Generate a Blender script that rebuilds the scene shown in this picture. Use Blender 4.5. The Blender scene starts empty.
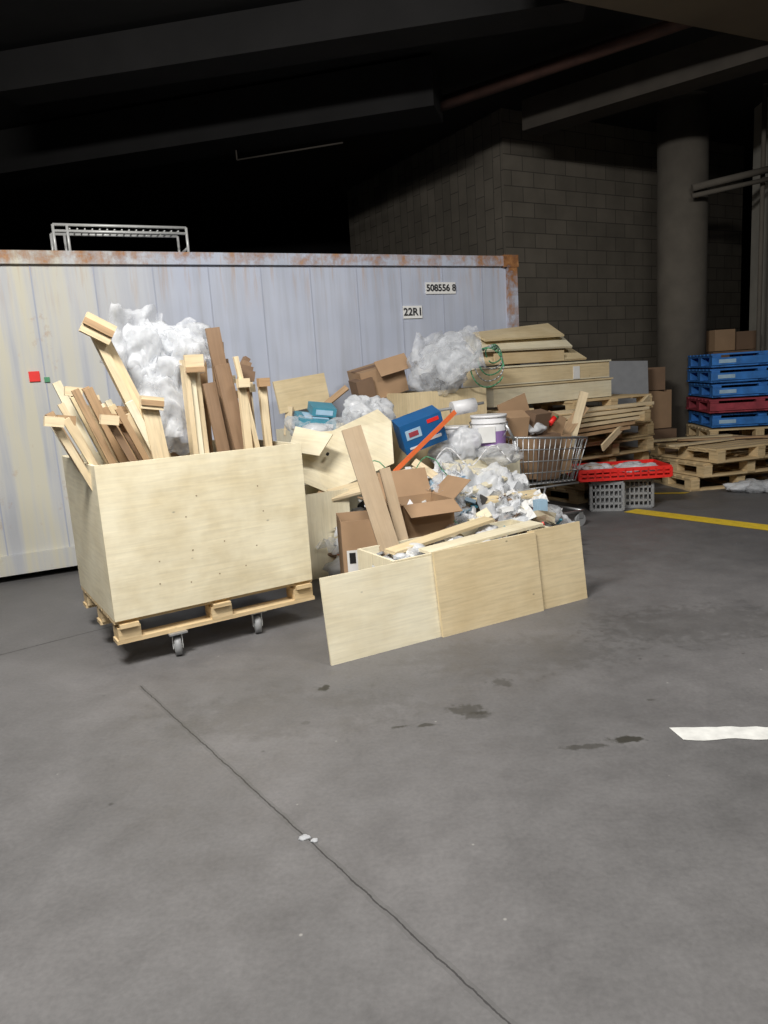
import bpy, bmesh, math, random
from mathutils import Vector, Matrix, Euler, noise
random.seed(7)
sc=bpy.context.scene
sc.view_settings.view_transform='Standard'
sc.view_settings.look='None'
sc.view_settings.exposure=0.0

# ------------------------------------------------------------ node helpers
def srgb(r,g,b):
    def f(x):
        x/=255.0
        return x/12.92 if x<=0.04045 else ((x+0.055)/1.055)**2.4
    return (f(r),f(g),f(b),1.0)
class NT:
    def __init__(s,name):
        s.m=bpy.data.materials.new(name); s.m.use_nodes=True
        s.t=s.m.node_tree; s.n=s.t.nodes; s.l=s.t.links
        s.p=s.n['Principled BSDF']; s.out=s.n['Material Output']
    def new(s,t,**k):
        x=s.n.new(t)
        for a,b in k.items(): setattr(x,a,b)
        return x
    def link(s,a,b): s.l.new(a,b)
    def setin(s,sock,v):
        if hasattr(v,'is_output'): s.l.new(v,sock)
        else: sock.default_value=v
    def math(s,op,a,b=0.0,clamp=False):
        x=s.new('ShaderNodeMath',operation=op); x.use_clamp=clamp
        s.setin(x.inputs[0],a); s.setin(x.inputs[1],b); return x.outputs[0]
    def coord(s,kind='Object',scale=(1,1,1),loc=(0,0,0)):
        c=s.new('ShaderNodeTexCoord'); m=s.new('ShaderNodeMapping')
        s.link(c.outputs[kind],m.inputs[0]); m.inputs['Scale'].default_value=scale
        m.inputs['Location'].default_value=loc
        return m.outputs[0]
    def noise(s,vec,scale=5,detail=4,rough=0.55,dist=0.0):
        x=s.new('ShaderNodeTexNoise'); s.link(vec,x.inputs['Vector'])
        x.inputs['Scale'].default_value=scale; x.inputs['Detail'].default_value=detail
        x.inputs['Roughness'].default_value=rough; x.inputs['Distortion'].default_value=dist
        return x.outputs['Fac']
    def ramp(s,fac,stops):
        x=s.new('ShaderNodeValToRGB'); s.link(fac,x.inputs[0])
        e=x.color_ramp.elements
        while len(e)<len(stops): e.new(0.5)
        for i,(p,c) in enumerate(stops):
            e[i].position=p; e[i].color=c if len(c)==4 else (*c,1)
        return x.outputs[0]
    def mix(s,fac,a,b,mode='MIX'):
        x=s.new('ShaderNodeMix',data_type='RGBA',blend_type=mode)
        s.setin(x.inputs['Factor'],fac); s.setin(x.inputs['A'],a); s.setin(x.inputs['B'],b)
        return x.outputs['Result']
    def bump(s,h,strength=0.3,dist=0.01):
        x=s.new('ShaderNodeBump'); s.link(h,x.inputs['Height'])
        x.inputs['Strength'].default_value=strength; x.inputs['Distance'].default_value=dist
        s.link(x.outputs[0],s.p.inputs['Normal'])
    def base(s,c): s.setin(s.p.inputs['Base Color'],c)
    def rough(s,v): s.setin(s.p.inputs['Roughness'],v)
def dk(c,k): return (c[0]*k,c[1]*k,c[2]*k,1)
G=lambda v:(v,v,v,1)
def simple(name,c,rough=0.6,var=0.15,metal=0.0,scale=12):
    t=NT(name); n=t.noise(t.coord(),scale,3)
    t.base(t.ramp(n,[(0.3,dk(c,1-var)),(0.7,dk(c,1+var))])); t.rough(rough)
    t.p.inputs['Metallic'].default_value=metal
    return t.m
def wood(name,c,dark=0.6,knots=True,rough=0.65,blotch=(0.86,0.82,0.75,1)):
    t=NT(name); uv=t.coord('UV',(1.2,18,1)); uv2=t.coord('UV')
    g=t.noise(uv,3,5,0.6,0.6)
    col=t.ramp(g,[(0.30,dk(c,dark)),(0.5,dk(c,0.96)),(0.75,dk(c,1.06))])
    big=t.noise(uv2,3.0,4,0.6)
    col=t.mix(1.0,col,t.ramp(big,[(0.3,blotch),(0.65,(1.0,1.0,1.0,1))]),'MULTIPLY')
    if knots:
        v=t.new('ShaderNodeTexVoronoi'); t.link(t.coord('UV',(3.2,5.5,1)),v.inputs['Vector']); v.inputs['Scale'].default_value=1.6
        k=t.ramp(v.outputs['Distance'],[(0.02,G(1)),(0.06,G(0))])
        col=t.mix(k,col,dk(c,0.42))
    t.base(col); t.rough(rough); t.bump(g,0.12,0.003)
    return t.m
M={}
M['ply']=wood('plywood_pale',srgb(234,226,200),0.87)
M['ply2']=wood('plywood_warm',srgb(224,206,168),0.84)
M['ply3']=wood('plywood_tan',srgb(214,192,152),0.84)
M['plyd']=wood('plywood_front',srgb(234,225,197),0.88,True,0.65,(0.78,0.73,0.64,1))
M['pine']=wood('pine_pale',srgb(224,206,172),0.74)
M['pine2']=wood('pine_brown',srgb(178,148,114),0.68)
M['mdf']=wood('board_brown',srgb(142,116,92),0.85,False)
M['grayplank']=wood('plank_greyish',srgb(172,152,126),0.88,False)
M['pallet']=wood('pallet_timber',srgb(220,196,154),0.66)
M['card']=simple('cardboard',srgb(164,134,104),0.85,0.08,scale=5)
M['cardd']=simple('cardboard_dark',srgb(120,96,76),0.85,0.1,scale=5)
M['white']=simple('white_plastic',srgb(224,224,226),0.4,0.03)
M['linep']=simple('white_line_paint',srgb(206,206,202),0.6,0.16,scale=14)
M['paper']=simple('paper_white',srgb(222,222,220),0.8,0.05)
M['grey']=simple('grey_plastic',srgb(140,141,142),0.5,0.1)
M['dgrey']=simple('dark_grey',srgb(56,54,52),0.6,0.15)
M['black']=simple('black_rubber',srgb(22,22,23),0.7,0.1)
M['nail']=simple('nail_head',srgb(150,132,106),0.6,0.1)
M['metal']=simple('galvanised_metal',srgb(180,182,184),0.4,0.08,0.7)
M['steel']=simple('white_steel_tube',srgb(205,206,204),0.4,0.05,0.2)
M['blue']=simple('blue_paint',srgb(52,122,200),0.6,0.25,scale=9)
M['bluebox']=simple('blue_carton',srgb(20,92,150),0.5,0.08)
M['teal']=simple('teal_plastic',srgb(70,140,160),0.5,0.1)
M['red']=simple('red_plastic',srgb(230,46,40),0.45,0.08)
M['redp']=simple('red_paint',srgb(156,60,72),0.7,0.25,scale=9)
M['orange']=simple('orange_plastic',srgb(226,112,60),0.5,0.08)
M['green']=simple('green_hose',srgb(80,148,108),0.45,0.1)
M['purple']=simple('purple_label',srgb(150,118,176),0.5,0.12)
M['yellow']=simple('yellow_line_paint',srgb(222,190,50),0.6,0.14,scale=20)
M['ltblue']=simple('light_blue',srgb(165,196,218),0.5,0.1)
M['greyboard']=simple('grey_board',srgb(140,142,146),0.7,0.06)
M['ink']=simple('black_ink',srgb(40,40,44),0.7,0.05)

def plastic(name,a0,a1,c=(0.82,0.84,0.87,1),bs=0.35):
    t=NT(name); tr=t.new('ShaderNodeBsdfTransparent'); mx=t.new('ShaderNodeMixShader')
    co=t.coord(); n=t.noise(co,6,3,0.5,1.2); t.base(c); t.rough(0.3)
    t.bump(t.noise(co,18,3,0.6,2.0),bs,0.012)
    lw=t.new('ShaderNodeLayerWeight'); lw.inputs[0].default_value=0.4
    tl=t.new('ShaderNodeBsdfTranslucent'); tl.inputs[0].default_value=c
    m2=t.new('ShaderNodeMixShader'); m2.inputs[0].default_value=0.3
    t.link(t.p.outputs[0],m2.inputs[1]); t.link(tl.outputs[0],m2.inputs[2])
    f=t.math('ADD',t.math('MULTIPLY',lw.outputs['Facing'],a1-a0),t.ramp(n,[(0.35,G(max(0,a0-0.14))),(0.65,G(a0+0.14))]),True)
    t.link(f,mx.inputs[0]); t.link(tr.outputs[0],mx.inputs[1]); t.link(m2.outputs[0],mx.inputs[2])
    t.link(mx.outputs[0],t.out.inputs[0]); 
    return t.m
M['film']=plastic('clear_plastic_film',0.34,0.66)
M['bag']=plastic('white_plastic_bag',0.8,1.0,(0.82,0.84,0.87,1),0.25)

# floor
def floor_mat():
    t=NT('concrete_floor'); co=t.coord()
    big=t.noise(co,0.7,5,0.6,0.4); mid=t.noise(co,4,6,0.7); fine=t.noise(co,60,3,0.6)
    col=t.ramp(big,[(0.3,srgb(86,85,85)),(0.7,srgb(109,107,107))])
    col=t.mix(0.75,col,t.ramp(mid,[(0.3,G(0.82)),(0.7,G(1.14))]),'MULTIPLY')
    col=t.mix(0.6,col,t.ramp(fine,[(0.3,G(0.82)),(0.7,G(1.14))]),'MULTIPLY')
    v=t.new('ShaderNodeTexVoronoi'); t.link(co,v.inputs['Vector']); v.inputs['Scale'].default_value=5.3
    sp=t.ramp(v.outputs['Distance'],[(0.016,G(0.6)),(0.034,G(0))])
    col=t.mix(sp,col,srgb(158,156,152))
    v=t.new('ShaderNodeTexVoronoi'); t.link(t.coord('Object',(1,1,1),(5,3,0)),v.inputs['Vector']); v.inputs['Scale'].default_value=2.9
    sp=t.ramp(v.outputs['Distance'],[(0.014,G(0.7)),(0.036,G(0))])
    col=t.mix(sp,col,srgb(58,56,55))
    sx=t.new('ShaderNodeSeparateXYZ'); t.link(co,sx.inputs[0]); X,Y=sx.outputs[0],sx.outputs[1]
    wob=t.math('MULTIPLY',t.math('SUBTRACT',t.noise(co,11,5,0.7),0.5),0.022)
    def line(p,d,w,a,b,color,fac,col):
        L=math.hypot(*d); d=(d[0]/L,d[1]/L)
        px=t.math('SUBTRACT',X,p[0]); py=t.math('SUBTRACT',Y,p[1])
        al=t.math('ADD',t.math('MULTIPLY',px,d[0]),t.math('MULTIPLY',py,d[1]))
        pe=t.math('ADD',t.math('SUBTRACT',t.math('MULTIPLY',py,d[0]),t.math('MULTIPLY',px,d[1])),wob)
        ab=t.math('ABSOLUTE',pe)
        m=t.math('LESS_THAN',ab,w)
        m=t.math('MULTIPLY',m,t.math('MULTIPLY',t.math('GREATER_THAN',al,a),t.math('LESS_THAN',al,b)))
        return t.mix(t.math('MULTIPLY',m,fac),col,color)
    col=line((-1.197,3.403),(1.405,-1.972),0.014,-0.15,4.5,srgb(76,75,74),0.35,col)
    col=line((-1.197,3.403),(1.405,-1.972),0.0026,-0.15,4.5,srgb(38,36,36),0.8,col)
    col=line((-2.289,4.12),(0.478,0.38),0.006,-3,3,srgb(40,38,38),0.85,col)
    nz=t.noise(co,16,5,0.65)
    for (x,y,rx,ry,k) in [(0.88,2.67,0.06,0.030,0.95),(0.72,2.635,0.08,0.016,0.6),(0.295,3.02,0.075,0.045,0.6),(0.34,2.96,0.06,0.03,0.55),(0.50,3.28,0.05,0.035,0.5),(0.01,2.9,0.035,0.012,0.8),(0.12,2.9,0.025,0.012,0.7),(-0.338,3.35,0.022,0.03,0.9),(-0.4,3.0,0.02,0.02,0.3),(1.1,3.0,0.02,0.01,0.5),(1.7,3.9,0.5,0.25,0.2),(0.6,3.6,0.5,0.2,0.15),(-.5,3.1,.5,.2,.12)]:
        dx=t.math('DIVIDE',t.math('SUBTRACT',X,x),rx); dy=t.math('DIVIDE',t.math('SUBTRACT',Y,y),ry)
        r=t.math('SQRT',t.math('ADD',t.math('MULTIPLY',dx,dx),t.math('MULTIPLY',dy,dy)))
        r=t.math('ADD',r,t.math('MULTIPLY',t.math('SUBTRACT',nz,0.5),4.0))
        m=t.math('SUBTRACT',1.3,r,True)
        m=t.math('MULTIPLY',t.math('MULTIPLY',m,2.0,True),k)
        col=t.mix(m,col,srgb(46,44,38))
    t.base(col); t.rough(t.ramp(mid,[(0.3,G(0.42)),(0.7,G(0.68))])); t.bump(fine,0.15,0.003)
    return t.m
M['floor']=floor_mat()
def block_mat():
    t=NT('concrete_block_wall'); uv=t.coord('UV')
    b=t.new('ShaderNodeTexBrick'); t.link(uv,b.inputs['Vector']); b.inputs['Scale'].default_value=1.0
    b.inputs['Brick Width'].default_value=0.4; b.inputs['Row Height'].default_value=0.2
    b.inputs['Mortar Size'].default_value=0.008; b.inputs['Mortar Smooth'].default_value=0.4
    b.inputs['Color1'].default_value=srgb(116,109,98); b.inputs['Color2'].default_value=srgb(104,98,88)
    b.inputs['Mortar'].default_value=srgb(76,71,64)
    n=t.noise(t.coord(),2,5)
    t.base(t.mix(1.0,b.outputs['Color'],t.ramp(n,[(0.3,G(0.8)),(0.7,G(1.1))]),'MULTIPLY')); t.rough(0.9)
    return t.m
M['block']=block_mat()
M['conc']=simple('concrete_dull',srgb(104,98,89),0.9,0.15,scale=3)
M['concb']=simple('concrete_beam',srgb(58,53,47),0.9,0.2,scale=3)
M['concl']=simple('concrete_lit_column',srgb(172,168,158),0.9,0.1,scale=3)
M['conc_dark']=simple('concrete_unlit_dark',srgb(21,20,20),0.95,0.3,scale=2)  # near-black colour stands in for missing light on ceiling, beams and far walls
M['ceilp']=simple('ceiling_soffit_paint',srgb(104,93,76),0.9,0.12,scale=1.5)
M['rustpipe']=simple('rusty_pipe',srgb(74,50,42),0.7,0.3,scale=6)
def container_mat(name,rustlevel):
    t=NT(name); co=t.coord(); s=t.new('ShaderNodeSeparateXYZ'); t.link(co,s.inputs[0])
    n=t.noise(t.coord('Object',(1,1,0.4)),2.2,6,0.7); n2=t.noise(co,9,6,0.7)
    c=t.ramp(t.noise(co,1.2,3),[(0.3,srgb(172,179,196)),(0.7,srgb(188,194,209))])
    streak=t.noise(t.coord('Object',(5,1,0.25)),2,4,0.6)
    c=t.mix(0.35,c,t.ramp(streak,[(0.3,srgb(198,190,176)),(0.55,G(1))]),'MULTIPLY')
    z=s.outputs[2]; x=s.outputs[0]
    yl=t.math('MULTIPLY',t.math('SUBTRACT',2.6,x),0.9,True)
    yl=t.math('MULTIPLY',yl,t.ramp(streak,[(0.35,G(0.2)),(0.6,G(0.8))]))
    c=t.mix(yl,c,srgb(204,198,172))
    # rust runs below the top rail
    run=t.noise(t.coord('Object',(7,1,0.5)),2.4,4,0.7)
    tz=t.math('MULTIPLY',t.math('SUBTRACT',z,2.05),2.0,True)
    c=t.mix(t.math('MULTIPLY',t.math('MULTIPLY',tz,t.ramp(run,[(0.52,G(0)),(0.68,G(1))])),0.55),c,srgb(176,140,100))
    top=t.math('MULTIPLY',t.math('SUBTRACT',z,2.36),5,True)
    left=t.math('MULTIPLY',t.math('SUBTRACT',1.95,x),1.5,True)
    f=t.math('ADD',t.math('ADD',t.math('MULTIPLY',top,0.10),t.math('MULTIPLY',left,0.06)),rustlevel)
    k=t.math('ADD',t.math('SUBTRACT',t.math('MULTIPLY',t.math('ADD',n,n2),0.5),0.64),f)
    k=t.math('MULTIPLY',k,7.0,True)
    rc=t.ramp(n2,[(0.3,srgb(92,56,36)),(0.6,srgb(160,112,70)),(0.8,srgb(196,160,118))])
    t.base(t.mix(k,c,rc)); t.rough(0.55)
    return t.m
M['cont']=container_mat('container_paint',0.0)
M['contr']=container_mat('container_rail_rusted',0.10)
M['contrr']=container_mat('container_post_rusted',0.24)
M['contd']=simple('container_seam',srgb(164,169,184),0.6,0.04)

# ------------------------------------------------------------ mesh builder
class Bd:
    def __init__(s): s.bm=bmesh.new(); s.uv=s.bm.loops.layers.uv.new('UVMap'); s.mats=[]
    def mi(s,m):
        m=M[m]
        if m not in s.mats: s.mats.append(m)
        return s.mats.index(m)
    def _uv(s,faces,axes,mat):
        off=(random.uniform(0,20),random.uniform(0,20)); i=s.mi(mat)
        a,b,c=axes
        for f in faces:
            f.material_index=i; f.normal_update(); n=f.normal
            d=[abs(n.dot(a)),abs(n.dot(b)),abs(n.dot(c))]; k=d.index(max(d))
            U,V=((b,c),(a,c),(a,b))[k]
            for l in f.loops:
                l[s.uv].uv=(l.vert.co.dot(U)+off[0],l.vert.co.dot(V)+off[1])
    def boxm(s,mtx,size,mat,bevel=0.0):
        r=bmesh.ops.create_cube(s.bm,size=1.0)
        vs=r['verts']; sm=Matrix.Diagonal((*size,1))
        for v in vs: v.co=mtx@(sm@v.co)
        faces=list({f for v in vs for f in v.link_faces})
        if mtx.to_3x3().determinant()<0: bmesh.ops.reverse_faces(s.bm,faces=faces)
        r3=mtx.to_3x3(); ax=[r3.col[0].normalized(),r3.col[1].normalized(),r3.col[2].normalized()]
        o=sorted(range(3),key=lambda i:-size[i])
        ax=[ax[o[0]],ax[o[1]],ax[o[2]]]
        s._uv(faces,ax,mat); return vs
    def box(s,c,size,mat,rz=0,rx=0,ry=0):
        return s.boxm(Matrix.Translation(c)@Euler((rx,ry,rz)).to_matrix().to_4x4(),size,mat)
    def board(s,p0,p1,w,t,mat,side=None):
        p0=Vector(p0);p1=Vector(p1);d=(p1-p0);L=d.length;d.normalize()
        sd=Vector(side) if side is not None else Vector((1,0,0))
        sd=(sd-d*sd.dot(d)); 
        if sd.length<1e-3: sd=d.orthogonal()
        sd.normalize(); n=d.cross(sd)
        m=Matrix((d,sd,n)).transposed().to_4x4(); m.translation=(p0+p1)/2
        return s.boxm(m,(L,w,t),mat)
    def cyl(s,p0,p1,r,mat,seg=12,r2=None,smooth=True,caps=True):
        p0=Vector(p0);p1=Vector(p1);d=p1-p0;L=d.length
        q=d.to_track_quat('Z','Y').to_matrix().to_4x4(); q.translation=(p0+p1)/2
        rr=bmesh.ops.create_cone(s.bm,cap_ends=caps,segments=seg,radius1=r,radius2=r if r2 is None else r2,depth=L,matrix=q)
        i=s.mi(mat)
        for f in {f for v in rr['verts'] for f in v.link_faces}:
            f.material_index=i; f.smooth=smooth and len(f.verts)==4
    def tube(s,pts,r,mat,seg=8):
        for a,b in zip(pts[:-1],pts[1:]): s.cyl(a,b,r,mat,seg)
    def poly(s,pts,mat,th=0.0,n=None):
        vs=[s.bm.verts.new(p) for p in pts]; f=s.bm.faces.new(vs); f.normal_update()
        nn=f.normal.copy(); fs=[f]
        if th:
            r=bmesh.ops.extrude_face_region(s.bm,geom=[f]); nv=[g for g in r['geom'] if isinstance(g,bmesh.types.BMVert)]
            for v in nv: v.co+=nn*th
            fs=list({f for v in vs+nv for f in v.link_faces})
        a=(Vector(pts[1])-Vector(pts[0])).normalized(); c=nn; b=c.cross(a)
        s._uv(fs,(a,b,c),mat)
    def blob(s,c,rad,mat,sub=3,amp=0.35,fr=2.2,rz=0,seed=0,flat=None,ridge=True):
        r=bmesh.ops.create_icosphere(s.bm,subdivisions=sub,radius=1.0)
        R=Matrix.Rotation(rz,3,'Z'); sv=Vector((seed*3.1,seed*1.7,seed*.9)); i=s.mi(mat)
        for v in r['verts']:
            p=v.co.copy()
            w=noise.noise_vector(p*1.1+sv)*.8
            a=noise.noise(p*fr*.6+sv)*amp*1.3
            b=-abs(noise.noise((p+w)*fr*.9+sv))*amp*1.5 - abs(noise.noise((p+w)*fr*2.0+sv))*amp*.35
            if not ridge: b=0
            q=p*(1+a+b+amp*.45)
            q=Vector((q.x*rad[0],q.y*rad[1],q.z*rad[2])); q=R@q
            v.co=q+Vector(c)
            if flat is not None and v.co.z<flat: v.co.z=flat
        for f in {f for v in r['verts'] for f in v.link_faces}: f.material_index=i; f.smooth=sub>2
    def sheet(s,c,size,mat,rz=0,amp=0.05,n=6,seed=0,tilt=(0,0)):
        i=s.mi(mat); E=Euler((tilt[0],tilt[1],rz)).to_matrix(); g={}
        for a in range(n+1):
            for b in range(n+1):
                p=Vector(((a/n-.5)*size[0],(b/n-.5)*size[1],0))
                k=.25/max(size)
                p.z=(noise.noise(Vector((p.x*16*k+seed,p.y*16*k,seed*.3)))-.7*abs(noise.noise(Vector((p.x*32*k+seed,p.y*32*k,seed*.3)))))*amp
                p.x*=1+.25*noise.noise(Vector((p.y*9*k,seed,1))); p.y*=1+.3*noise.noise(Vector((p.x*9*k,seed,5)))
                g[a,b]=s.bm.verts.new(E@p+Vector(c))
        for a in range(n):
            for b in range(n):
                f=s.bm.faces.new((g[a,b],g[a+1,b],g[a+1,b+1],g[a,b+1])); f.material_index=i; f.smooth=n>9
    def done(s,name,origin=None,rz=0,keep=False,parent=None):
        bm=s.bm; bm.normal_update()
        if keep: o=Vector((0,0,0))
        elif origin is not None: o=Vector(origin)
        else:
            xs=[v.co.x for v in bm.verts];ys=[v.co.y for v in bm.verts];zs=[v.co.z for v in bm.verts]
            o=Vector(((min(xs)+max(xs))/2,(min(ys)+max(ys))/2,min(zs)))
        R=Matrix.Rotation(-rz,3,'Z')
        for v in bm.verts: v.co=R@(v.co-o)
        me=bpy.data.meshes.new(name); bm.to_mesh(me); bm.free()
        for m in s.mats: me.materials.append(m)
        ob=bpy.data.objects.new(name,me); sc.collection.objects.link(ob); ob.location=o; ob.rotation_euler=(0,0,rz)
        if parent: ob.parent=parent
        return ob
def frame(o,ang):
    e=Vector((math.cos(ang),math.sin(ang),0)); n=Vector((-math.sin(ang),math.cos(ang),0)); o=Vector((o[0],o[1],0))
    return lambda s,d,z=0.0:o+e*s+n*d+Vector((0,0,z))
A30=math.radians(30)

# ------------------------------------------------------------ room
b=Bd(); b.box((1,5,-0.05),(24,24,0.1),'floor'); fl=b.done('floor',keep=True)
ZC=4.85
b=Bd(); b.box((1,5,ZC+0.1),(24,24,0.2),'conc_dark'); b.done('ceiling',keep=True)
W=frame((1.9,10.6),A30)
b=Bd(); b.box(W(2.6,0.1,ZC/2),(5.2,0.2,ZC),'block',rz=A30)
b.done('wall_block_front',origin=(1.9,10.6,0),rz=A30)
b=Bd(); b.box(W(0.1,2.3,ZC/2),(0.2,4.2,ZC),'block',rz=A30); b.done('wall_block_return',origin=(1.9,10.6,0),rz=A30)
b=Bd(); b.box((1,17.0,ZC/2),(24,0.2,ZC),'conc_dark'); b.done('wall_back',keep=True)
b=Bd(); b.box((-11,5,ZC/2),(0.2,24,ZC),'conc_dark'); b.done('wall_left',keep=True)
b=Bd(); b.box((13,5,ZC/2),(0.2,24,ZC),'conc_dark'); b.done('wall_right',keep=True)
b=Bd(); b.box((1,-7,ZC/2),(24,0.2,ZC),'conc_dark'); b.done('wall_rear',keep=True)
b=Bd(); b.cyl((4.38,10.75,0),(4.38,10.75,ZC),0.33,'conc',40); b.done('round_concrete_column')
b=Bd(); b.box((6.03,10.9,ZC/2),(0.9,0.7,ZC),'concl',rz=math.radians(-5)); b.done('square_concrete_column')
b=Bd(); b.cyl((5.28,10.35,0),(5.28,10.35,ZC),.03,'conc',12); b.done('drain_pipe')
# ceiling beams
b=Bd(); b.board((-8.0,11.3,4.55),(0.9,8.95,4.55),0.5,0.6,'conc_dark',(0,0,1)); b.done('trim_1')
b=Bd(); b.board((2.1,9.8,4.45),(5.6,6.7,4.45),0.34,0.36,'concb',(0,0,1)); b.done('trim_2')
b=Bd(); b.cyl((0.9,9.2,4.45),(4.9,5.8,4.45),0.06,'rustpipe',16); b.cyl((1.0,9.6,4.65),(5.4,6.1,4.65),0.05,'rustpipe',16); b.done('ceiling_pipe')
b=Bd(); b.poly([(1.25,6.45,4.58),(5.8,8.65,4.58),(7.5,5.2,4.58),(3.0,3.0,4.58)],'ceilp',0.2); b.done('trim_3')
b=Bd(); b.board((-3.5,8.1,4.6),(2.0,7.0,4.6),0.35,0.4,'conc_dark',(0,0,1)); b.done('trim_4')
b=Bd()
b.cyl((4.3,10.25,3.62),(5.3,10.2,3.78),0.045,'conc',12); b.cyl((4.3,10.25,3.52),(5.3,10.2,3.66),0.03,'conc',12)
b.done('wall_conduit')
b=Bd()
pts=[Vector((2.9+0.2*i,6.9-0.1*i,4.52-0.14*math.sin(i/8*math.pi))) for i in range(9)]
b.tube(pts,0.010,'white',6); b.done('hanging_cable')
b=Bd(); b.tube([(-1.5,9.6,4.14),(-.2,9.3,4.17)],0.010,'concb',8); b.tube([(-1.5,9.6,4.14),(-1.5,9.6,4.25)],0.01,'concb',6); b.done('ceiling_rod')

# yellow line, white strip
b=Bd()
d=Vector((0.58,-0.814,0)); p0=Vector((2.42,7.14,0.003)); n=Vector((.814,.58,0))*0.10
b.poly([p0-n,p0+d*4-n,p0+d*4+n,p0+n],'yellow',0.001)
q0=Vector((2.95,8.0,0.003)); b.poly([q0-n*.5,q0+Vector((.35,-.10,0))-n*.5,q0+Vector((.35,-.10,0))+n*.5,q0+n*.5],'yellow',0.001)
b.done('yellow_floor_line')
b=Bd()
top=[];bot=[]
for i in range(31):
    x=1.080+i*0.03; ym=2.688-.11*(x-1.075)
    bot.append((x+(.015 if i==0 else 0),ym-.052+.022*noise.noise(Vector((x*9,0,0))),.002)); top.append((x,ym+.050+.020*noise.noise(Vector((x*12,4,0))),.002))
for i in range(30):
    b.poly([bot[i],bot[i+1],top[i+1],top[i]],'linep',0.001)
b.done('white_floor_marking')
b=Bd(); b.blob((-.325,2.17,.003),(.018,.014,.004),'film',3,.4,2,0,3,flat=.001); b.blob((-.292,2.15,.003),(.012,.010,.004),'film',3,.4,2,0,5,flat=.001); b.done('plastic_scrap')

# ------------------------------------------------------------ shipping container
CA=math.atan2(8.0-5.96,1.546+2.80)
CL=6.06
C1=Vector((1.546,8.0,0)); ce=Vector((math.cos(CA),math.sin(CA),0)); C0=C1-ce*CL
CF=frame((C0.x,C0.y),CA)
b=Bd()
def cbox(s0,s1,d0,d1,z0,z1,mat): b.box(CF((s0+s1)/2,(d0+d1)/2,(z0+z1)/2),(s1-s0,d1-d0,z1-z0),mat,rz=CA)
cbox(0.05,CL-.05,0.04,2.40,0.16,2.55,'cont')
cbox(0,CL,0,0.10,2.49,2.59,'contr'); cbox(0,CL,2.34,2.44,2.49,2.59,'contr')
cbox(0,CL,0,0.08,0.06,0.22,'cont'); cbox(0,CL,2.36,2.44,0.06,0.22,'cont')
for s0 in (0,CL-.12):
    for d0 in (0,2.32):
        cbox(s0,s0+.12,d0,d0+.12,0.1,2.55,'contrr' if s0>1 else 'contr')
for s0 in (-.01,CL-.17):
    for d0 in (-.01,2.27):
        for z0 in (0.0,2.48): cbox(s0,s0+.18,d0,d0+.18,z0,z0+.12,'contrr')
for i in range(1,13):
    s0=i*CL/13+.05; cbox(s0-0.005,s0+0.005,0.036,0.045,0.22,2.49,'contd')
for s0 in (2.06,3.7): # forklift pockets
    cbox(s0,s0+.34,-.004,.004,0.075,0.19,'black')
for i in range(1,5):
    cbox(CL-.06,CL-.02,i*.48,i*.48+.06,0.2,2.5,'contr')
def patch(s,z,w,h,mat): cbox(s-w/2,s+w/2,0.025,0.042,z-h/2,z+h/2,mat)
def s_of(x): return (x-C0.x)/ce.x
patch(s_of(0.42),2.055,0.21,0.12,'paper'); 
patch(s_of(0.72),2.28,0.34,0.11,'paper')
patch(s_of(-2.70),1.63,0.08,0.08,'red'); patch(s_of(-2.62),1.60,0.04,0.04,'green')
cont=b.done('shipping_container',origin=CF(0,0,0),rz=CA)
def text(body,s,z,size,name):
    cu=bpy.data.curves.new(name,'FONT'); cu.body=body; cu.size=size; cu.align_x='CENTER'; cu.align_y='CENTER'; cu.extrude=0.002; cu.offset=0.0015
    cu.materials.append(M['ink']); o=bpy.data.objects.new(name,cu); sc.collection.objects.link(o)
    o.parent=cont; o.location=(s,0.018,z); o.rotation_euler=(math.pi/2,0,0); return o
text('22R1',s_of(0.42),2.055,0.10,'size_code'); text('508556 8',s_of(0.72),2.28,0.09,'serial_number')

b=Bd(); RF=frame((-2.10,6.75),CA)
for z in (2.59+.23,2.59+.28): b.tube([RF(-.55,0,z),RF(.55,0,z)],0.012,'steel')
b.tube([RF(-.55,.4,2.87),RF(.55,.4,2.87)],0.012,'steel')
for i in range(16): b.cyl(RF(-.42+i*.06,0,2.84),RF(-.42+i*.06,.4,2.87),0.006,'steel',6)
for s0 in (-.55,-.44,.55):
    for d0 in (0,.4): b.cyl(RF(s0,d0,2.59),RF(s0,d0,2.87),0.012,'steel')
b.tube([RF(-.55,0,2.7),RF(-.55,.4,2.7)],0.011,'steel'); b.tube([RF(.55,0,2.7),RF(.55,.4,2.7)],0.011,'steel')
b.done('metal_rack')

# ------------------------------------------------------------ pallets
def pallet(b,c,z,rz,L=1.16,W=1.16,h=0.15,mat='pallet',blocks=True,top=7):
    P=frame(c,rz)
    tb=0.02
    for i in range(top):
        d=-W/2+ (W/top)*(i+.5); b.box(P(0,d,z+h-tb/2),(L,W/top*.74,tb),mat,rz=rz)
    for sx in (-L/2+.06,0,L/2-.06):
        b.box(P(sx,0,z+h-tb*1.6),(.1,W,tb*1.1),mat,rz=rz)
        for sy in (-W/2+.07,0,W/2-.07): b.box(P(sx,sy,z+h/2-.01),(.1,.13,h-.06),mat,rz=rz)
        b.box(P(sx,0,z+tb/2),(.1,W,tb),mat,rz=rz)
    for sy in (-W/2+.05,W/2-.05): b.box(P(0,sy,z+tb/2),(L,.1,tb*1.02),mat,rz=rz)

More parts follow.
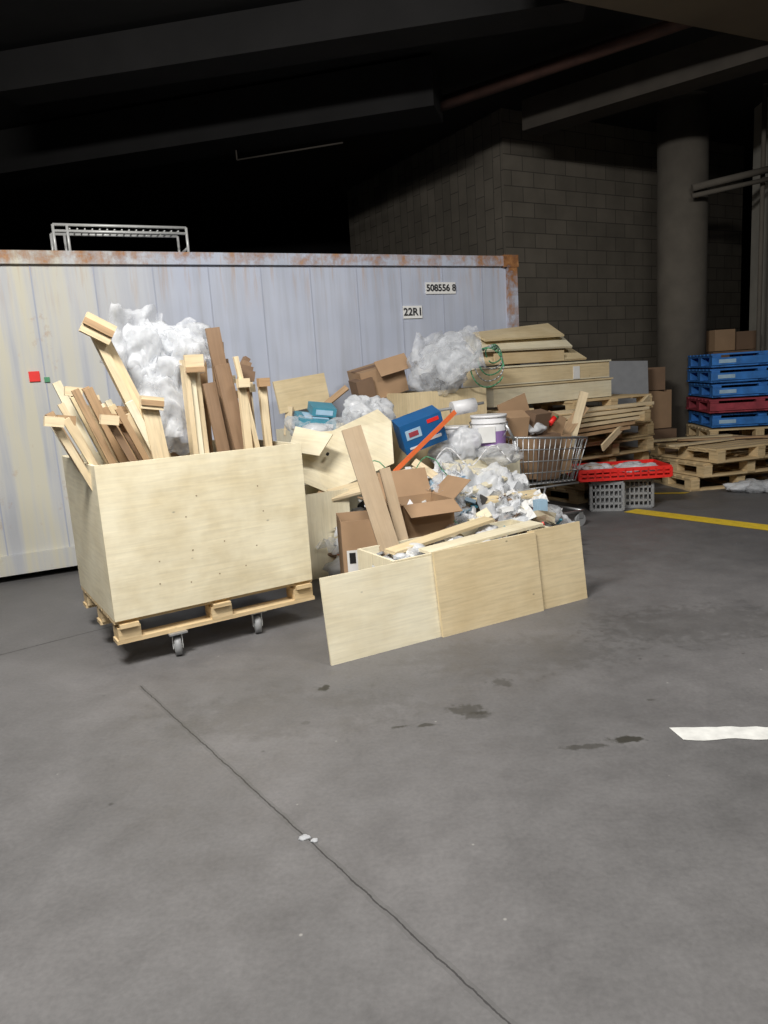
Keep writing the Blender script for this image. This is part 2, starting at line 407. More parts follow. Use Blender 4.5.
# ------------------------------------------------------------ big plywood crate on pallet w/ casters
KA=math.radians(31.5); KF=frame((-1.446,3.755),KA); KL,KD=1.15,0.96
b=Bd()
z0=.14
for i in range(6):
    d=(i+.5)*KD/6; b.box(KF(KL/2,d,z0+.12),(KL+.02,KD/6*.78,.022),'pallet',rz=KA)
for s0 in (.06,KL/2,KL-.06):
    b.box(KF(s0,KD/2,z0+.10),(.1,KD+.04,.022),'pallet',rz=KA)
    for d in (.06,KD/2,KD-.06): b.box(KF(s0,d,z0+.055),(.12,.12,.07),'pallet',rz=KA)
for d in (.05,KD/2,KD-.05): b.box(KF(KL/2,d,z0+.012),(KL+.02,.1,.022),'pallet',rz=KA)
pz=z0+.132
t=.018; zt=1.10
def kb(s0,s1,d0,d1,za,zb,mat): b.box(KF((s0+s1)/2,(d0+d1)/2,(za+zb)/2),(s1-s0,d1-d0,zb-za),mat,rz=KA)
kb(-.01,KL,-.01,-.01+t,pz,zt,'plyd'); kb(-.01,KL,KD-t,KD,pz,zt,'ply')
kb(-.01,-.01+t,0.009,KD-t,pz,zt-.003,'ply'); kb(KL-.018,KL,0.009,KD-t,pz,zt-.003,'ply')
kb(0,KL-.02,0,KD,pz,pz+.02,'ply')
for s0 in (.03,KL-.05):
    for d in (.03,KD-.05): kb(s0-.02,s0+.02,d-.02,d+.02,pz,zt-.02,'pine')
rn=random.Random(3)
nq=KF(0,-.0115)-KF(0,-.0098)
for zz in (.44,.58,.74,.90):
    for ss in (.24,.40,.54,.68,.84):
        if rn.random()<.7:
            p=KF(ss+rn.uniform(-.06,.06),-.0098,zz+rn.uniform(-.04,.04)); b.cyl(p,p+nq,.0042,'nail',8)
for s0,d in ((.31,.02),(.80,.06),(.27,.82),(.78,.84)):
    p=KF(s0,d,0)
    b.box(p+Vector((0,0,.135)),(.10,.09,.01),'metal',rz=KA)
    for k in (-.026,.026):
        q=p+Vector((math.cos(.3)*k,math.sin(.3)*k,0)); b.box(q+Vector((0,.0,.09)),(.004,.05,.09),'steel',rz=.3)
    ax=Vector((math.cos(.3),math.sin(.3),0))
    b.cyl(p-ax*.018+Vector((0,0,.055)),p+ax*.018+Vector((0,0,.055)),.055,'grey',24)
    b.cyl(p-ax*.020+Vector((0,0,.055)),p+ax*.020+Vector((0,0,.055)),.035,'steel',20)
    b.cyl(p-ax*.030+Vector((0,0,.055)),p+ax*.030+Vector((0,0,.055)),.01,'metal',10)
b.done('plywood_crate',origin=KF(0,0,0),rz=KA)

# timber in crate
b=Bd()
ev=Vector((math.cos(KA),math.sin(KA),0)); nv=Vector((-math.sin(KA),math.cos(KA),0))
def kboard(a,c,w,t,mat,side=None): b.board(KF(*a),KF(*c),w,t,mat,side if side is not None else ev)
for i in range(3): kboard((.13+.03*i,.36+.02*i,1.84-.02*i),(.47+.03*i,.38,.9),.045,.06,'pine' if i!=1 else 'ply2',ev)
b.board(KF(.09,.30,1.84),KF(.23,.30,1.76),.11,.04,'pine',(0,0,1))
b.board(KF(.09,.275,1.845),KF(.23,.275,1.765),.035,.02,'pine2',(0,0,1))
kboard((.36,.22,1.38),(.42,.22,.8),.09,.03,'pine'); b.board(KF(.31,.20,1.40),KF(.43,.20,1.38),.07,.05,'pine',(0,0,1)); b.board(KF(.31,.172,1.40),KF(.43,.172,1.38),.03,.01,'pine2',(0,0,1))
for i in range(26):
    s0=-.16+.018*i; z=1.33+.09*random.random()+(.12 if 6<i<14 else 0)
    dd=.10+.6*((i*7)%26)/26
    kboard((s0,dd,z),(s0+.28,.15+.55*((i*7)%26)/26,.7),.03+.02*random.random(),.022,random.choice(['pine','ply','pine2','ply2','mdf']))
    if i%5==0: b.board(KF(s0-.04,dd-.03,z-.01),KF(s0+.05,dd-.03,z-.025),.05,.04,random.choice(['pine','pine2']),(0,0,1))
for i in range(4): kboard((.18+.05*i,.75,1.45-.05*i),(.25+.05*i,.72,.6),.06,.02,'pine')
for i,(s0,m_) in enumerate(((.625,'pine'),(.66,'ply'),(.695,'pine'))): kboard((s0,.36+.02*i,1.62),(s0+.01,.38,.7),.03,.08,m_)
b.board(KF(.61,.30,1.60),KF(.72,.30,1.60),.09,.02,'pine',(0,0,1)); b.board(KF(.61,.29,1.56),KF(.72,.29,1.56),.03,.02,'pine2',(0,0,1))
kboard((.83,.40,1.80),(.92,.35,.7),.085,.02,'mdf'); kboard((.87,.46,1.72),(.84,.42,.7),.08,.02,'pine2')
kboard((.74,.3,1.48),(.83,.3,.7),.075,.018,'mdf'); kboard((.81,.25,1.58),(.94,.25,.7),.09,.018,'mdf')
kboard((.92,.5,1.62),(.95,.5,.7),.05,.02,'mdf'); kboard((.88,.2,1.62),(1.02,.2,.7),.028,.02,'pine')
kboard((.78,.5,1.62),(.75,.5,.7),.05,.02,'pine2')
for i in range(13):
    s0=.90+.019*i; z=1.38+.14*random.random(); dd=.2+.06*((i*5)%13)
    kboard((s0,dd,z),(s0+.01,dd,.7),.045,.03,random.choice(['pine2','mdf','pine','pine']))
    if i%2==0: b.board(KF(s0-.035,dd-.03,z-.02),KF(s0+.035,dd-.03,z-.02),.05,.04,random.choice(['mdf','pine2','pine']),(0,0,1))
for i in range(4): b.board(KF(.93+.05*i,.30+.1*i,1.52+.03*i),KF(1.02+.03*i,.30+.1*i,1.50+.03*i),.06,.05,random.choice(['mdf','cardd']),(0,0,1))
for i in range(6):
    s0=.45+.04*i; kboard((s0,.7+.03*i,1.25+.15*random.random()),(s0,.7,.7),.06,.03,'pine2')
b.done('timber_offcuts')
b=Bd(); c=KF(.57,.62,1.48)
b.blob(c,(.21,.17,.36),'film',5,.40,1.5,KA,3); b.blob(c+Vector((-.09,-.05,.20)),(.15,.13,.17),'film',5,.4,1.5,KA,5)
b.blob(c+Vector((.14,.05,.22)),(.19,.13,.13),'film',5,.4,1.5,KA,9); b.blob(c+Vector((.0,-.1,-.15)),(.16,.13,.22),'film',5,.4,1.5,KA,19)
b.blob(c+Vector((.0,.03,.04)),(.17,.13,.30),'bag',5,.35,1.4,KA,29); b.blob(c+Vector((.13,.05,.20)),(.14,.10,.09),'bag',5,.35,1.4,KA,39)
b.sheet(c+Vector((-.12,-.12,.28)),(.30,.4),'film',.4,.16,14,3,(1.3,.3)); b.sheet(c+Vector((.12,-.12,.22)),(.34,.3),'film',.1,.16,14,8,(1.1,-.3)); b.sheet(c+Vector((-.02,-.18,.0)),(.3,.55),'film',.6,.16,14,18,(1.4,.1))
b.done('bubble_wrap_bundle')

# ------------------------------------------------------------ plywood sheets in front
SF=frame((-0.33,3.62),math.radians(28.5))
def lean_sheet(s0,s1,d,h,mat,name,sl=0.06):
    b=Bd(); t=.014
    P=[SF(s0,d,0),SF(s1,d,0),SF(s1,d+sl,h),SF(s0,d+sl,h)]
    b.poly([P[3],P[2],P[1],P[0]],mat,t)
    b.done(name)
lean_sheet(.01,.72,0,.455,'ply','plywood_sheet')
lean_sheet(.69,1.42,-.018,.478,'ply2','plywood_sheet')
lean_sheet(1.38,1.79,-.002,.485,'ply2','plywood_sheet')

GF=frame((-0.33,3.62),A30)
def open_box(name,F,rz,s0,s1,d0,d1,z0,z1,mat,t=.016,flaps=None,bottom=True):
    b=Bd()
    def q(a0,a1,c0,c1,za,zb): b.box(F((a0+a1)/2,(c0+c1)/2,(za+zb)/2),(a1-a0,c1-c0,zb-za),mat,rz=rz)
    q(s0,s1,d0,d0+t,z0,z1); q(s0,s1,d1-t,d1,z0,z1); q(s0,s0+t,d0+t,d1-t,z0,z1); q(s1-t,s1,d0+t,d1-t,z0,z1)
    q(s0+t,s1-t,d0+t,d1-t,z0,z0+t)
    if flaps:
        f=flaps
        e=F(1,0)-F(0,0); n=F(0,1)-F(0,0); up=Vector((0,0,1))
        def flap(a,c,outd,L,ang):
            o=outd*math.cos(ang)*L+up*math.sin(ang)*L
            b.poly([a,c,c+o,a+o],mat,.006)
        flap(F(s0,d0,z1),F(s1,d0,z1),-n,f*.7,-.5); flap(F(s1,d1,z1),F(s0,d1,z1),n,f,1.1)
        flap(F(s0,d1,z1),F(s0,d0,z1),-e,f,.2); flap(F(s1,d0,z1),F(s1,d1,z1),e,f*.9,.7)
    return b.done(name,origin=F(s0,d0,z0),rz=rz)
open_box('plywood_bin',GF,A30,.50,1.70,.14,.56,0,.44,'ply')
B1=frame((-.28,4.62),math.radians(8)); open_box('cardboard_box',B1,math.radians(8),0,.34,0,.34,0,.56,'card',.006,None)
b=Bd(); b.box(B1(.06,-.006,.30),(.07,.004,.14),'paper',rz=math.radians(8)); b.box(B1(.06,-.009,.32),(.04,.003,.07),'black',rz=math.radians(8)); b.done('paper_label')
B2=frame((.13,4.86),math.radians(22)); open_box('cardboard_box',B2,math.radians(22),0,.38,0,.34,0,.60,'card',.006,.2)
b=Bd()
b.board((-.17,4.62,1.15),(.11,4.34,.06),.125,.03,'grayplank',(1,.1,0))
b.done('timber_plank')
b=Bd(); b.board((.02,4.66,.88),(.18,4.44,.06),.07,.03,'grayplank',(1,.1,0)); b.done('timber_plank')
open_box('plywood_box',frame((-.62,5.30),A30),A30,0,.42,0,.5,0,.64,'ply')

# ------------------------------------------------------------ pile : boxes
open_box('plywood_box',frame((.26,6.42),A30),A30,0,.86,0,.55,0,1.30,'ply2')
open_box('plywood_box',frame((-.62,6.15),A30),A30,0,.72,0,.6,0,1.05,'ply')
b=Bd(); 
m=Matrix.Translation((.02,6.85,1.42))@Euler((.1,-.22,.35)).to_matrix().to_4x4()
b.boxm(m,(.42,.34,.27),'card'); b.boxm(m@Matrix.Translation((0,-.01,.138)),(.43,.10,.006),'cardd')
b.boxm(m@Matrix.Translation((.1,-.20,.13))@Euler((.9,0,0)).to_matrix().to_4x4(),(.3,.16,.006),'card')
b.boxm(m@Matrix.Translation((-.20,-.12,-.02)),(.16,.2,.2),'cardd')
b.done('cardboard_box')
b=Bd(); b.board((-.86,6.45,1.33),(-.44,6.75,1.38),.28,.018,'ply2',(0,.15,1)); b.board((-.80,6.5,1.0),(-.76,6.5,1.25),.06,.03,'pine'); b.board((-.62,6.35,1.12),(-.25,6.5,1.38),.05,.02,'pine2'); b.done('plywood_offcut')
b=Bd(); b.poly([(-.66,5.62,.72),(-.42,5.62,.60),(.10,5.75,.78),(.10,5.85,1.10),(.0,5.85,1.20),(-.36,5.78,1.06),(-.66,5.7,1.06)],'plyd',.018)
b.poly([(-.68,5.50,.95),(-.45,5.48,.90),(-.34,5.52,1.05),(-.62,5.60,1.12)],'ply',.016)
for (x,z) in ((-.40,.90),(-.2,.93)):
    b.cyl((x,5.60,z),(x,5.645,z),.012,'black',12)
b.done('plywood_offcut')
b=Bd(); b.board((-.40,5.5,.60),(.35,5.7,.72),.16,.02,'pine',(0,1,.4)); b.board((-.55,5.55,.52),(-.1,5.9,.9),.07,.03,'pine2'); b.board((.0,5.5,.70),(.42,5.6,.62),.09,.02,'ply'); b.board((.3,5.2,.5),(.95,5.7,.62),.07,.02,'ply');b.board((.25,5.6,.8),(.72,5.4,.45),.06,.02,'pine'); b.board((.5,5.75,.72),(1.05,5.95,.60),.16,.016,'ply',(0,1,.3)); b.board((.6,5.35,.50),(1.2,5.6,.50),.10,.016,'ply2',(0,1,.3)); b.done('timber_offcuts')

b=Bd(); 
m=Matrix.Translation((-.52,6.1,1.12))@Euler((.25,.15,.3)).to_matrix().to_4x4()
b.boxm(m,(.30,.25,.10),'teal'); b.boxm(m@Matrix.Translation((.05,-.13,0)),(.15,.006,.06),'white'); b.boxm(m@Matrix.Translation((0,0,.055)),(.2,.15,.006),'ltblue')
b.boxm(m@Matrix.Translation((.06,.05,.10)),(.20,.20,.07),'teal'); b.boxm(m@Matrix.Translation((.06,-.052,.10)),(.14,.006,.04),'ltblue')
b.done('teal_carton')
b=Bd(); b.blob((-.62,6.02,1.10),(.12,.1,.10),'film',4,.35,1.5,0.3,22); b.blob((-.50,5.95,1.02),(.16,.1,.08),'bag',4,.35,1.5,0.3,26); b.done('plastic_bag')
b=Bd()
m=Matrix.Translation((.33,6.0,1.01))@Euler((.25,-.28,.2)).to_matrix().to_4x4()
b.boxm(m,(.36,.20,.25),'bluebox')
b.boxm(m@Matrix.Translation((-.08,-.102,.03)),(.13,.004,.08),'ltblue'); b.boxm(m@Matrix.Translation((-.08,-.105,.03)),(.08,.004,.04),'redp')
b.boxm(m@Matrix.Translation((.10,-.102,.085)),(.10,.004,.03),'red'); b.boxm(m@Matrix.Translation((.09,-.102,-.06)),(.10,.004,.025),'white')
b.boxm(m@Matrix.Translation((-.08,-.102,-.085)),(.12,.004,.015),'white')
b.done('blue_tool_carton')
b=Bd(); b.blob((-.08,6.15,1.16),(.18,.15,.16),'bag',5,.35,1.4,0.3,2); b.blob((-.3,6.05,1.05),(.13,.13,.10),'film',4,.35,1.6,0.3,12); b.sheet((-.1,6.0,1.1),(.3,.25),'film',.2,.14,12,5,(1.2,.1)); b.done('plastic_bag')
b=Bd(); b.blob((.60,6.7,1.50),(.24,.18,.24),'film',5,.4,1.5,0.3,4); b.blob((.76,6.65,1.66),(.16,.13,.16),'film',5,.4,1.5,0.3,14);b.blob((.45,6.65,1.42),(.14,.13,.14),'film',4,.4,1.5,0.3,24)
b.blob((.62,6.72,1.50),(.17,.13,.17),'bag',5,.4,1.5,0.3,44)
b.sheet((.55,6.5,1.60),(.4,.4),'film',.2,.18,14,25,(1.2,.2)); b.sheet((.78,6.5,1.62),(.3,.4),'film',-.2,.18,14,35,(1.2,-.2)); b.done('bubble_wrap_bundle')
def bucket(c,r,h,label,tilt=0):
    b=Bd(); c=Vector(c); T=Euler((tilt,tilt*.5,0)).to_matrix()
    f=lambda z:c+T@Vector((0,0,z))
    b.cyl(f(0),f(h),r*.9,'white',32,r); b.cyl(f(h*.98),f(h*1.05),r*1.05,'white',32); b.cyl(f(h*.82),f(h*.86),r*1.03,'white',32)
    b.cyl(f(h*.25),f(h*.62),r*.935,label,32,r*.975,caps=False)
    pts=[c+T@Vector((math.cos(a)*r*1.08,-abs(math.sin(a))*r*.35-r*.5*math.sin(a),h*.84-math.sin(a)*h*.5)) for a in [math.pi*i/12 for i in range(13)]]
    b.tube(pts,.004,'metal',5)
    return b
bb=bucket((.92,6.20,.76),.145,.31,'purple'); bb.box((.88,6.05,.93),(.14,.01,.13),'paper',rz=.1); bb.done('paint_bucket')
bb=bucket((.64,6.30,.74),.12,.25,'white'); bb.done('paint_bucket')
b=Bd(); b.cyl((.62,6.22,1.15),(.82,6.28,1.17),.06,'white',24); b.cyl((.5,6.19,1.145),(.90,6.31,1.18),.012,'grey',10); b.done('paint_roller')
b=Bd(); b.blob((.72,6.08,.86),(.14,.08,.13),'bag',4,.4,1.5,0,61); b.blob((.98,6.02,.76),(.16,.09,.09),'film',4,.4,1.5,0,64); b.blob((.55,6.1,.80),(.12,.09,.10),'film',4,.4,1.5,0,66); b.done('plastic_bag')
b=Bd(); b.box((.82,6.27,.74/2),(.6,.40,.74),'ply',rz=A30*.5); b.done('plywood_box')
b=Bd(); b.board((.10,5.70,.72),(.62,5.95,1.14),.035,.012,'orange',(0,0,1)); b.done('orange_spirit_level')
b=Bd()
for k in range(5):
    cx,cy,cz=1.00+.02*k,6.75,1.47+.03*k; R=.15-.02*k
    pts=[(cx+R*math.cos(a),cy-.05+.03*k+.04*math.sin(3*a),cz+R*1.15*math.sin(a)) for a in [2*math.pi*i/24+k for i in range(23)]]
    b.tube([Vector(p) for p in pts],.0065,'green' if k%2==0 else 'metal',6)
b.done('garden_hose')
b=Bd(); 
pts=[Vector((-.15+.035*i,5.45+.02*math.sin(i),.74+.10*math.sin(i*.55)+.02*random.random())) for i in range(22)]
b.tube(pts,.004,'green',6)
pts=[Vector((.45+.04*i,5.9+.02*math.sin(i),.78+.08*math.sin(i*.7))) for i in range(16)]
b.tube(pts,.005,'white',6); b.done('electrical_cable')
open_box('plywood_box',frame((1.16,6.98),A30),A30,0,.40,0,.35,0,1.06,'ply2')

# ------------------------------------------------------------ stacked flat crates on pallets
LF=frame((1.13,7.30),A30)
b=Bd()
def lb(s0,s1,d0,d1,z0,z1,mat): b.box(LF((s0+s1)/2,(d0+d1)/2,(z0+z1)/2),(s1-s0,d1-d0,z1-z0),mat,rz=A30)
def tray(s0,s1,d0,d1,z0,z1,mat,lid):
    t=.018
    lb(s0,s1,d0,d0+t,z0,z1,mat); lb(s0,s1,d1-t,d1,z0,z1,mat); lb(s0,s0+t,d0+t,d1-t,z0,z1,mat); lb(s1-t,s1,d0+t,d1-t,z0,z1,mat)
    lb(s0,s1,d0,d1,z0-.012,z0,'ply'); lb(s0-.015,s1+.015,d0-.015,d1+.015,z1,z1+.016,lid)
tray(0,1.62,-.02,.42,1.10,1.27,'ply','ply2')
tray(-.05,1.58,-.03,.40,1.305,1.46,'ply2','ply')
for s0 in (.3,.9,1.4): lb(s0,s0+.09,0,.4,1.286,1.292,'pine')
lb(1.05,1.14,-.036,-.031,1.30,1.43,'paper')
b.poly([LF(-.12,-.05,1.49),LF(1.22,-.05,1.49),LF(1.16,.30,1.70),LF(-.08,.30,1.70)],'ply2',.02)
b.poly([LF(-.20,-.02,1.62),LF(1.05,-.02,1.62),LF(1.08,.28,1.83),LF(-.12,.28,1.77)],'ply',.02)
b.poly([LF(-.05,.02,1.72),LF(.98,.02,1.74),LF(1.0,.28,1.88),LF(.0,.28,1.81)],'ply2',.018)
lb(.0,.9,-.06,-.04,1.495,1.60,'ply3')
b.done('wooden_crate',origin=LF(0,0,1.1),rz=A30)
b=Bd()
for i in range(7):
    pallet(b,(2.25+.03*math.sin(i*2.1),8.42+.03*math.cos(i*3)),i*.155,A30+.04*math.sin(i*1.7),1.16,1.16,.15,'pallet',top=7)
b.done('pallet_stack')
b=Bd()
for k in range(6):
    b.board((1.22+.03*k,6.98+.02*k,.72+.055*k),(2.55+.06*k,7.62+.03*k,.78+.045*k),.03,.10,random.choice(['pine','ply2','pine2']),(0,0,1))
b.board((1.75,7.02,.5),(2.0,7.2,1.18),.08,.03,'pine',(1,0,0)); b.board((2.2,7.3,.62),(2.9,7.95,1.05),.07,.02,'pine',(0,0,1))
b.board((1.6,6.98,.62),(2.0,7.2,1.05),.10,.02,'pine2',(1,0,0))
b.done('timber_battens')

# ------------------------------------------------------------ shopping cart
def cart(name,c,rz,fill=None):
    b=Bd(); F=frame(c,rz); r=.0048
    L=.84; zt0,zt1=.88,.80; zb0,zb1=.46,.42
    def lerp(a,c,t): return a+(c-a)*t
    def P(s,side,lev):
        w=lerp(lerp(.19,.15,s),lerp(.26,.21,s),lev); z=lerp(lerp(zb0,zb1,s),lerp(zt0,zt1,s),lev)
        sx=lerp(lerp(.06,L-.10,s),lerp(0,L,s),lev)
        return F(sx,side*w,z)
    for lev in (0,.25,.5,.75,1):
        rr=.010 if lev==1 else r
        for side in (-1,1): b.cyl(P(0,side,lev),P(1,side,lev),rr,'metal',6)
        b.cyl(P(1,-1,lev),P(1,1,lev),rr,'metal',6); b.cyl(P(0,-1,lev),P(0,1,lev),rr,'metal',6)
    for i in range(14):
        s=i/13
        for side in (-1,1): b.cyl(P(s,side,0),P(s,side,1),r,'metal',5)
        b.cyl(P(s,-1,0),P(s,1,0),r,'metal',5)
    for j in range(1,9):
        k=-1+2*j/9
        b.cyl(P(1,k,0),P(1,k,1),r,'metal',5); b.cyl(P(0,k,0),P(0,k,1),r,'metal',5); b.cyl(P(0,k,0),P(1,k,0),r,'metal',5)
    for side in (-1,1):
        b.tube([F(-.10,side*.24,1.0),F(-.02,side*.25,.86),F(.08,side*.22,.44),F(-.02,side*.22,.16),F(.80,side*.19,.14)],.013,'metal',8)
        b.cyl(F(.1,side*.2,.42),F(.76,side*.17,.40),.009,'metal',8)
        b.cyl(F(.35,side*.2,.42),F(.25,side*.2,.16),.009,'metal',8)
        for s0,sd in ((.02,.22),(.76,.18)):
            p=F(s0,side*sd,0); b.box(p+Vector((0,0,.11)),(.05,.04,.07),'metal',rz=rz)
            n=(F(0,1)-F(0,0)); q=p+Vector((0,0,.06)); b.cyl(q-n*.014,q+n*.014,.06,'grey',18)
    b.cyl(F(-.10,-.25,1.0),F(-.10,.25,1.0),.014,'grey',12); b.cyl(F(-.10,-.08,1.0),F(-.10,.08,1.0),.017,'red',12)
    b.cyl(F(.80,-.19,.14),F(.80,.19,.14),.011,'metal',8); b.cyl(F(-.02,-.22,.16),F(-.02,.22,.16),.009,'metal',8)
    ob=b.done(name,origin=F(0,0,0),rz=rz); return F
CFm=cart('shopping_cart',(1.02,6.38),A30-.02)
b=Bd()
def cf(s,d,z): return CFm(s,d,z)
b.box(cf(.20,.02,.68),(.26,.28,.38),'card',rz=A30+.1,ry=.08); b.box(cf(.47,.0,.67),(.24,.26,.40),'cardd',rz=A30-.1,rx=.08); b.box(cf(.69,.02,.66),(.13,.24,.34),'card',rz=A30)
b.box(cf(.12,-.05,.97),(.24,.16,.20),'card',rz=.2,rx=.35); b.box(cf(.38,-.06,.96),(.22,.12,.22),'cardd',rz=.7,rx=.3); b.box(cf(.60,-.04,.90),(.22,.012,.26),'card',rz=.5,ry=.4); b.box(cf(.28,.1,1.06),(.3,.012,.26),'card',rz=.4,ry=-.3)
b.box(cf(.66,.1,.94),(.2,.15,.14),'cardd',rz=.3,ry=.3)
b.done('cardboard_scraps')
b=Bd(); b.blob(cf(.32,-.1,.92),(.09,.07,.05),'bag',3,.4,2,0,8); b.cyl(cf(.5,-.1,.95),cf(.56,-.1,1.0),.025,'red',12); b.cyl(cf(.58,-.05,.98),cf(.66,-.02,1.0),.025,'green',12); b.done('plastic_bag')

# ------------------------------------------------------------ litter heap
b=Bd()
def hz(x,y):
    dx=(x-.48)/.98; dy=(y-5.72)/1.02; r=dx*dx+dy*dy
    h=.62*max(0,1-r)**.6 if r<1 else 0
    return h*(.85+.3*noise.noise(Vector((x*3,y*3,0))))
N=46; g={}
mi=b.mi('dgrey')
for i in range(N+1):
    for j in range(N+1):
        x=-.6+2.2*i/N; y=4.65+2.2*j/N; h=hz(x,y)-.05; h+= .05*noise.noise(Vector((x*14,y*14,3)))
        g[i,j]=b.bm.verts.new((x,y,max(0.004,h)))
cols=['card','paper','bag','grey','cardd','paper','ltblue','dgrey','pine','card']
for i in range(N):
    for j in range(N):
        q=(g[i,j],g[i+1,j],g[i+1,j+1],g[i,j+1])
        if max(v.co.z for v in q)>.01:
            f=b.bm.faces.new(q); c=noise.cell(Vector((q[0].co.x*9,q[0].co.y*9,0))); f.material_index=b.mi(cols[int(abs(c)*97)%len(cols)])
for v in [v for v in b.bm.verts if not v.link_faces]: b.bm.verts.remove(v)
pal=['paper','paper','paper','bag','bag','bag','film','film','card','card','cardd','pine','ltblue','ltblue','grey','grey','white','white','dgrey','ply','ply','ply2','orange','teal','yellow','red','green']
for k in range(560):
    while True:
        x=random.uniform(-.5,1.5); y=random.uniform(4.75,6.7)
        if ((x-.48)/.97)**2+((y-5.72)/.99)**2<1: break
    z=hz(x,y); m=random.choice(pal); ty=random.random(); s=random.uniform(.03,.10)
    if m in('orange','teal','yellow','red','green'): s*=.5
    if m in('bag','film') :
        if ty<.4: b.blob((x,y,z+.02),(s*1.6,s*1.3,s*.8),m,3,.4,1.7,random.random()*6,k)
        else: b.sheet((x,y,z+.05),(s*3.5,s*2.5),m,random.random()*6,.12,10,k,(random.uniform(-.9,.9),random.uniform(-.6,.6)))
    elif ty<.45 and m in('paper','white','card','cardd','ply','ltblue'): b.sheet((x,y,z+.05),(s*2.8,s*2),m,random.random()*6,.05,4,k,(random.uniform(-.8,.8),random.uniform(-.6,.6)))
    elif ty<.8: b.box((x,y,z+.03),(s*1.8,s,s*.35 if m!='pine' else .02),m,rz=random.random()*6,rx=random.uniform(-.7,.7),ry=random.uniform(-.7,.7))
    else:
        a=random.random()*6; b.cyl((x,y,z),(x+math.cos(a)*s*2,y+math.sin(a)*s*2,z+.06),s*.16,m,10)
for (p,sz,m,a,sd) in (((.72,5.55,.62),(.36,.30),'bag',.3,1),((.95,5.75,.62),(.34,.28),'bag',.6,2),((.85,5.3,.48),(.34,.24),'bag',.2,3),((.62,6.0,.72),(.34,.24),'bag',1.0,4),((1.05,5.6,.52),(.3,.2),'film',.4,5),((.5,5.35,.6),(.3,.25),'film',.9,6)):
    b.sheet(p,sz,m,a,.12,14,sd*7,(.5,.1))
b.sheet((.35,5.6,.70),(.30,.2),'paper',.5,.06,6,3,(.3,.1)); b.sheet((1.1,5.5,.48),(.25,.15),'paper',.2,.06,6,5,(.3,-.1))
b.box((1.15,5.35,.44),(.08,.07,.10),'ltblue',rz=.4); b.cyl((1.20,5.45,.36),(1.20,5.45,.46),.02,'orange',16)
b.done('rubbish_heap')
b=Bd()
for k in range(200):
    s0=random.uniform(.54,1.64); d0=random.uniform(.2,.50); p=GF(s0,d0,random.uniform(.28,.43)); m=random.choice(pal); s=random.uniform(.025,.07)
    if m in('orange','teal','yellow','red','green'): s*=.5
    if m in('bag','film'): b.blob(p,(s*1.4,s*1.1,s*.7),m,3,.4,1.7,random.random()*6,k)
    else: b.box(p,(s*1.6,s*.8,s*.3),m,rz=random.random()*6,rx=random.uniform(-.6,.6),ry=random.uniform(-.6,.6))
b.board(GF(.75,.20,.44),GF(1.66,.26,.46),.12,.018,'ply'); b.board(GF(.60,.34,.44),GF(1.45,.48,.49),.10,.02,'ply2')
b.done('mixed_rubbish')

# ------------------------------------------------------------ milk crates + tray
def lattice_crate(b,F,rz,L,W,z0,h,mat,n=7,m=4):
    t=.012
    for (a0,a1) in (((0,0),(L,0)),((0,W),(L,W)),((0,0),(0,W)),((L,0),(L,W))):
        p=F(*a0);q=F(*a1); 
        for i in range(m+1):
            z=z0+h*i/m; b.board(p+Vector((0,0,z)),q+Vector((0,0,z)),.035 if i==m else .02,t,mat,(0,0,1))
        for i in range(n+1):
            r=p.lerp(q,i/n); b.board(r+Vector((0,0,z0)),r+Vector((0,0,z0+h)),.03 if i in(0,n) else .014,t,mat,(q-p))
    for i in range(n+1):
        b.board(F(L*i/n,0,z0+.01),F(L*i/n,W,z0+.01),.014,t,mat,(F(1,0)-F(0,0))); b.board(F(0,W*i/n,z0+.01),F(L,W*i/n,z0+.01),.014,t,mat,(F(0,1)-F(0,0)))
a=math.radians(-14)
for c in ((2.06,7.22),(2.38,7.30)):
    b=Bd(); F=frame(c,a); lattice_crate(b,F,a,.30,.31,0.012,.27,'grey'); b.box(F(.15,.15,.14),(.2,.2,.2),'grey',rz=a); b.done('milk_crate',origin=F(0,0,0),rz=a)
b=Bd(); a=math.radians(-2); F=frame((1.93,7.14),a)
lattice_crate(b,F,a,.88,.52,.325,.09,'red',12,2); b.box(F(.44,.26,.332),(.88,.52,.006),'red',rz=a)
b.done('bread_tray',origin=F(0,0,.32),rz=a)
b=Bd()
for k in range(14): b.blob(F(random.uniform(.15,.75),random.uniform(.12,.42),.40),(.11,.08,.04),random.choice(['bag','film','bag']),3,.4,2.0,random.random()*6,k)
b.box(F(.2,.3,.40),(.15,.1,.07),'card',rz=.4)
b.done('plastic_packaging')

# ------------------------------------------------------------ pallets at right
b=Bd()
for i in range(3): pallet(b,(3.88+.05*i,8.60-.04*i),i*.158,math.radians(8+5*i),1.2,1.1,.15,'pallet',top=7)
b.box((3.65,8.35,.49),(.9,.09,.02),'pine',rz=.4);b.box((4.0,8.6,.495),(1.0,.09,.02),'pine2',rz=-.2); b.box((3.7,8.8,.50),(1.0,.12,.02),'ply2',rz=.1)
b.done('pallet_stack')
b=Bd(); a=math.radians(-8)
cy=['pallet','pallet','pallet','blue','redp','blue','blue','blue']
for i,m in enumerate(cy):
    o=.03*math.sin(i*2.7); pallet(b,(4.82+o,9.72+o),i*.186,a,1.2,1.1,.165,m,top=7)
    if m in('blue','redp'):
        F=frame((4.82+o,9.72+o),a)
        b.box(F(-.0,-.56,i*.186+.07),(1.2,.02,.09),m,rz=a)
        b.box(F(-.42,-.572,i*.186+.07),(.20,.004,.045),'ltblue' if m=='blue' else 'redp',rz=a); b.box(F(.35,-.572,i*.186+.07),(.16,.004,.04),'ltblue' if m=='blue' else 'redp',rz=a)
b.done('pallet_stack')
b=Bd()
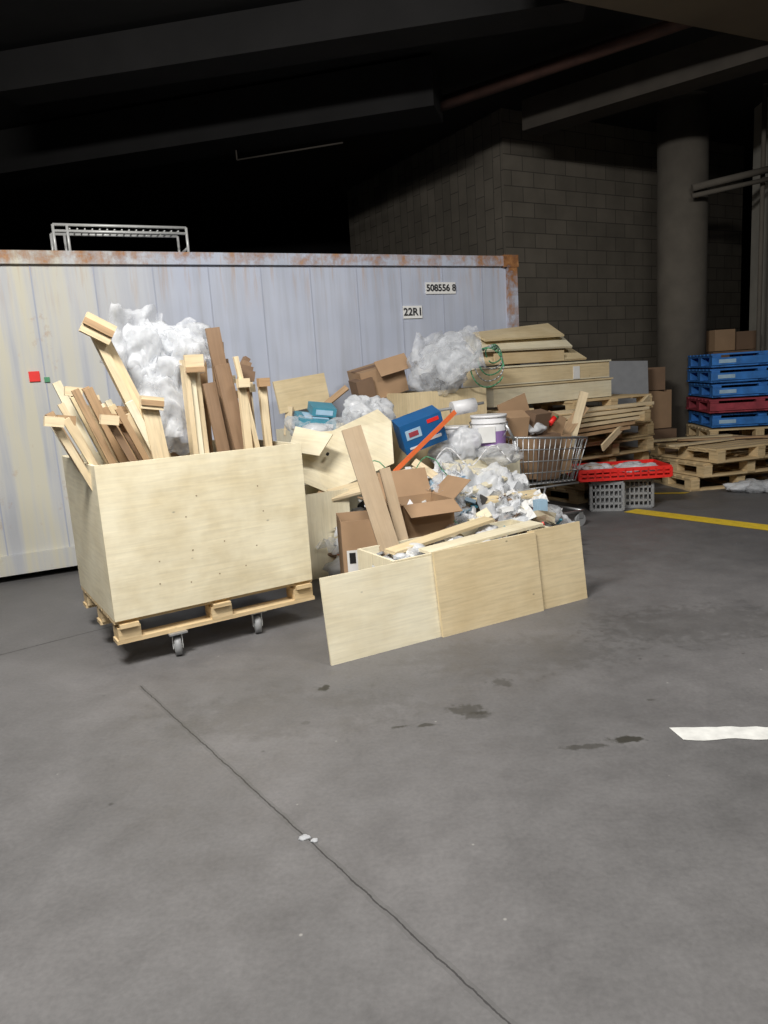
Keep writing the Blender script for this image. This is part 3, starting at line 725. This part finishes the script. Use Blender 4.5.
for k in range(12): b.blob((3.75+random.random()*.7,7.6+random.random()*.25,.05),(.15,.09,.06),random.choice(['film','bag']),3,.4,2.0,random.random()*6,k,flat=0.002)
b.done('plastic_packaging')
b=Bd(); b.board((3.05,9.1,0.02),(3.1,9.35,1.45),.60,.02,'greyboard',(1,.1,0)); b.done('grey_board')
b=Bd(); b.board((1.80,9.12,1.10),(1.80,9.2,1.92),.46,.02,'greyboard',(1,.4,0)); b.done('grey_board')
b=Bd()
for (x,y,z,w,d,h,r,m_) in ((3.55,9.85,0,.6,.5,.55,.1,'cardd'),(3.55,9.9,.55,.5,.45,.5,.3,'card'),(3.55,9.85,1.05,.4,.35,.3,-.1,'cardd')):
    b.box((x,y,z+h/2),(w,d,h-.01),m_,rz=r)
b.done('cardboard_box_stack')
b=Bd()
for (x,y,z,w,d,h,r,m_) in ((4.92,10.75,1.5,.3,.3,.30,.1,'card'),(5.25,10.75,1.5,.30,.3,.26,.0,'cardd'),(5.08,10.75,0,.66,.4,1.5,0,'cardd')):
    b.box((x,y,z+h/2),(w,d,h-.01),m_,rz=r)
b.done('carton_pile')

# ------------------------------------------------------------ lights
def area(name,loc,size,power,tgt=None,col=(1,.975,.935)):
    l=bpy.data.lights.new(name,'AREA'); l.shape='RECTANGLE'; l.size,l.size_y=size; l.energy=power; l.color=col
    o=bpy.data.objects.new(name,l); sc.collection.objects.link(o); o.location=loc
    if tgt: o.rotation_euler=(Vector(tgt)-Vector(loc)).to_track_quat('-Z','Y').to_euler()
    return o
area('ceiling_light_1',(-1.4,1.6,4.3),(1.6,.5),330,(-.6,4.3,0))
area('ceiling_light_2',(2.2,2.2,4.3),(1.6,.5),110,(2.2,4.8,0))
area('ceiling_light_3',(0,-2.0,4.3),(2.5,.5),100)
w=bpy.data.worlds.new('world'); sc.world=w; w.use_nodes=True
w.node_tree.nodes['Background'].inputs[0].default_value=(.6,.7,1,1); w.node_tree.nodes['Background'].inputs[1].default_value=0.02

# ------------------------------------------------------------ camera
r=0.065; nn=math.sqrt(1+r*r); th=math.atan(135/740.0); c=math.cos(th); s=math.sin(th)
R0=Vector((1,0,0)); U0=Vector((0,s,c)); Fw=Vector((0,c,-s))
Rr=(R0-U0*r)/nn; Ur=(R0*r+U0)/nn
m=Matrix((Rr,Ur,-Fw)).transposed().to_4x4(); m.translation=Vector((0,0,1.45))
cam=bpy.data.cameras.new('camera'); co=bpy.data.objects.new('camera',cam); sc.collection.objects.link(co)
co.matrix_world=m; cam.sensor_fit='VERTICAL'; cam.sensor_height=36; cam.lens=740/1024*36; cam.clip_start=.05
sc.camera=co
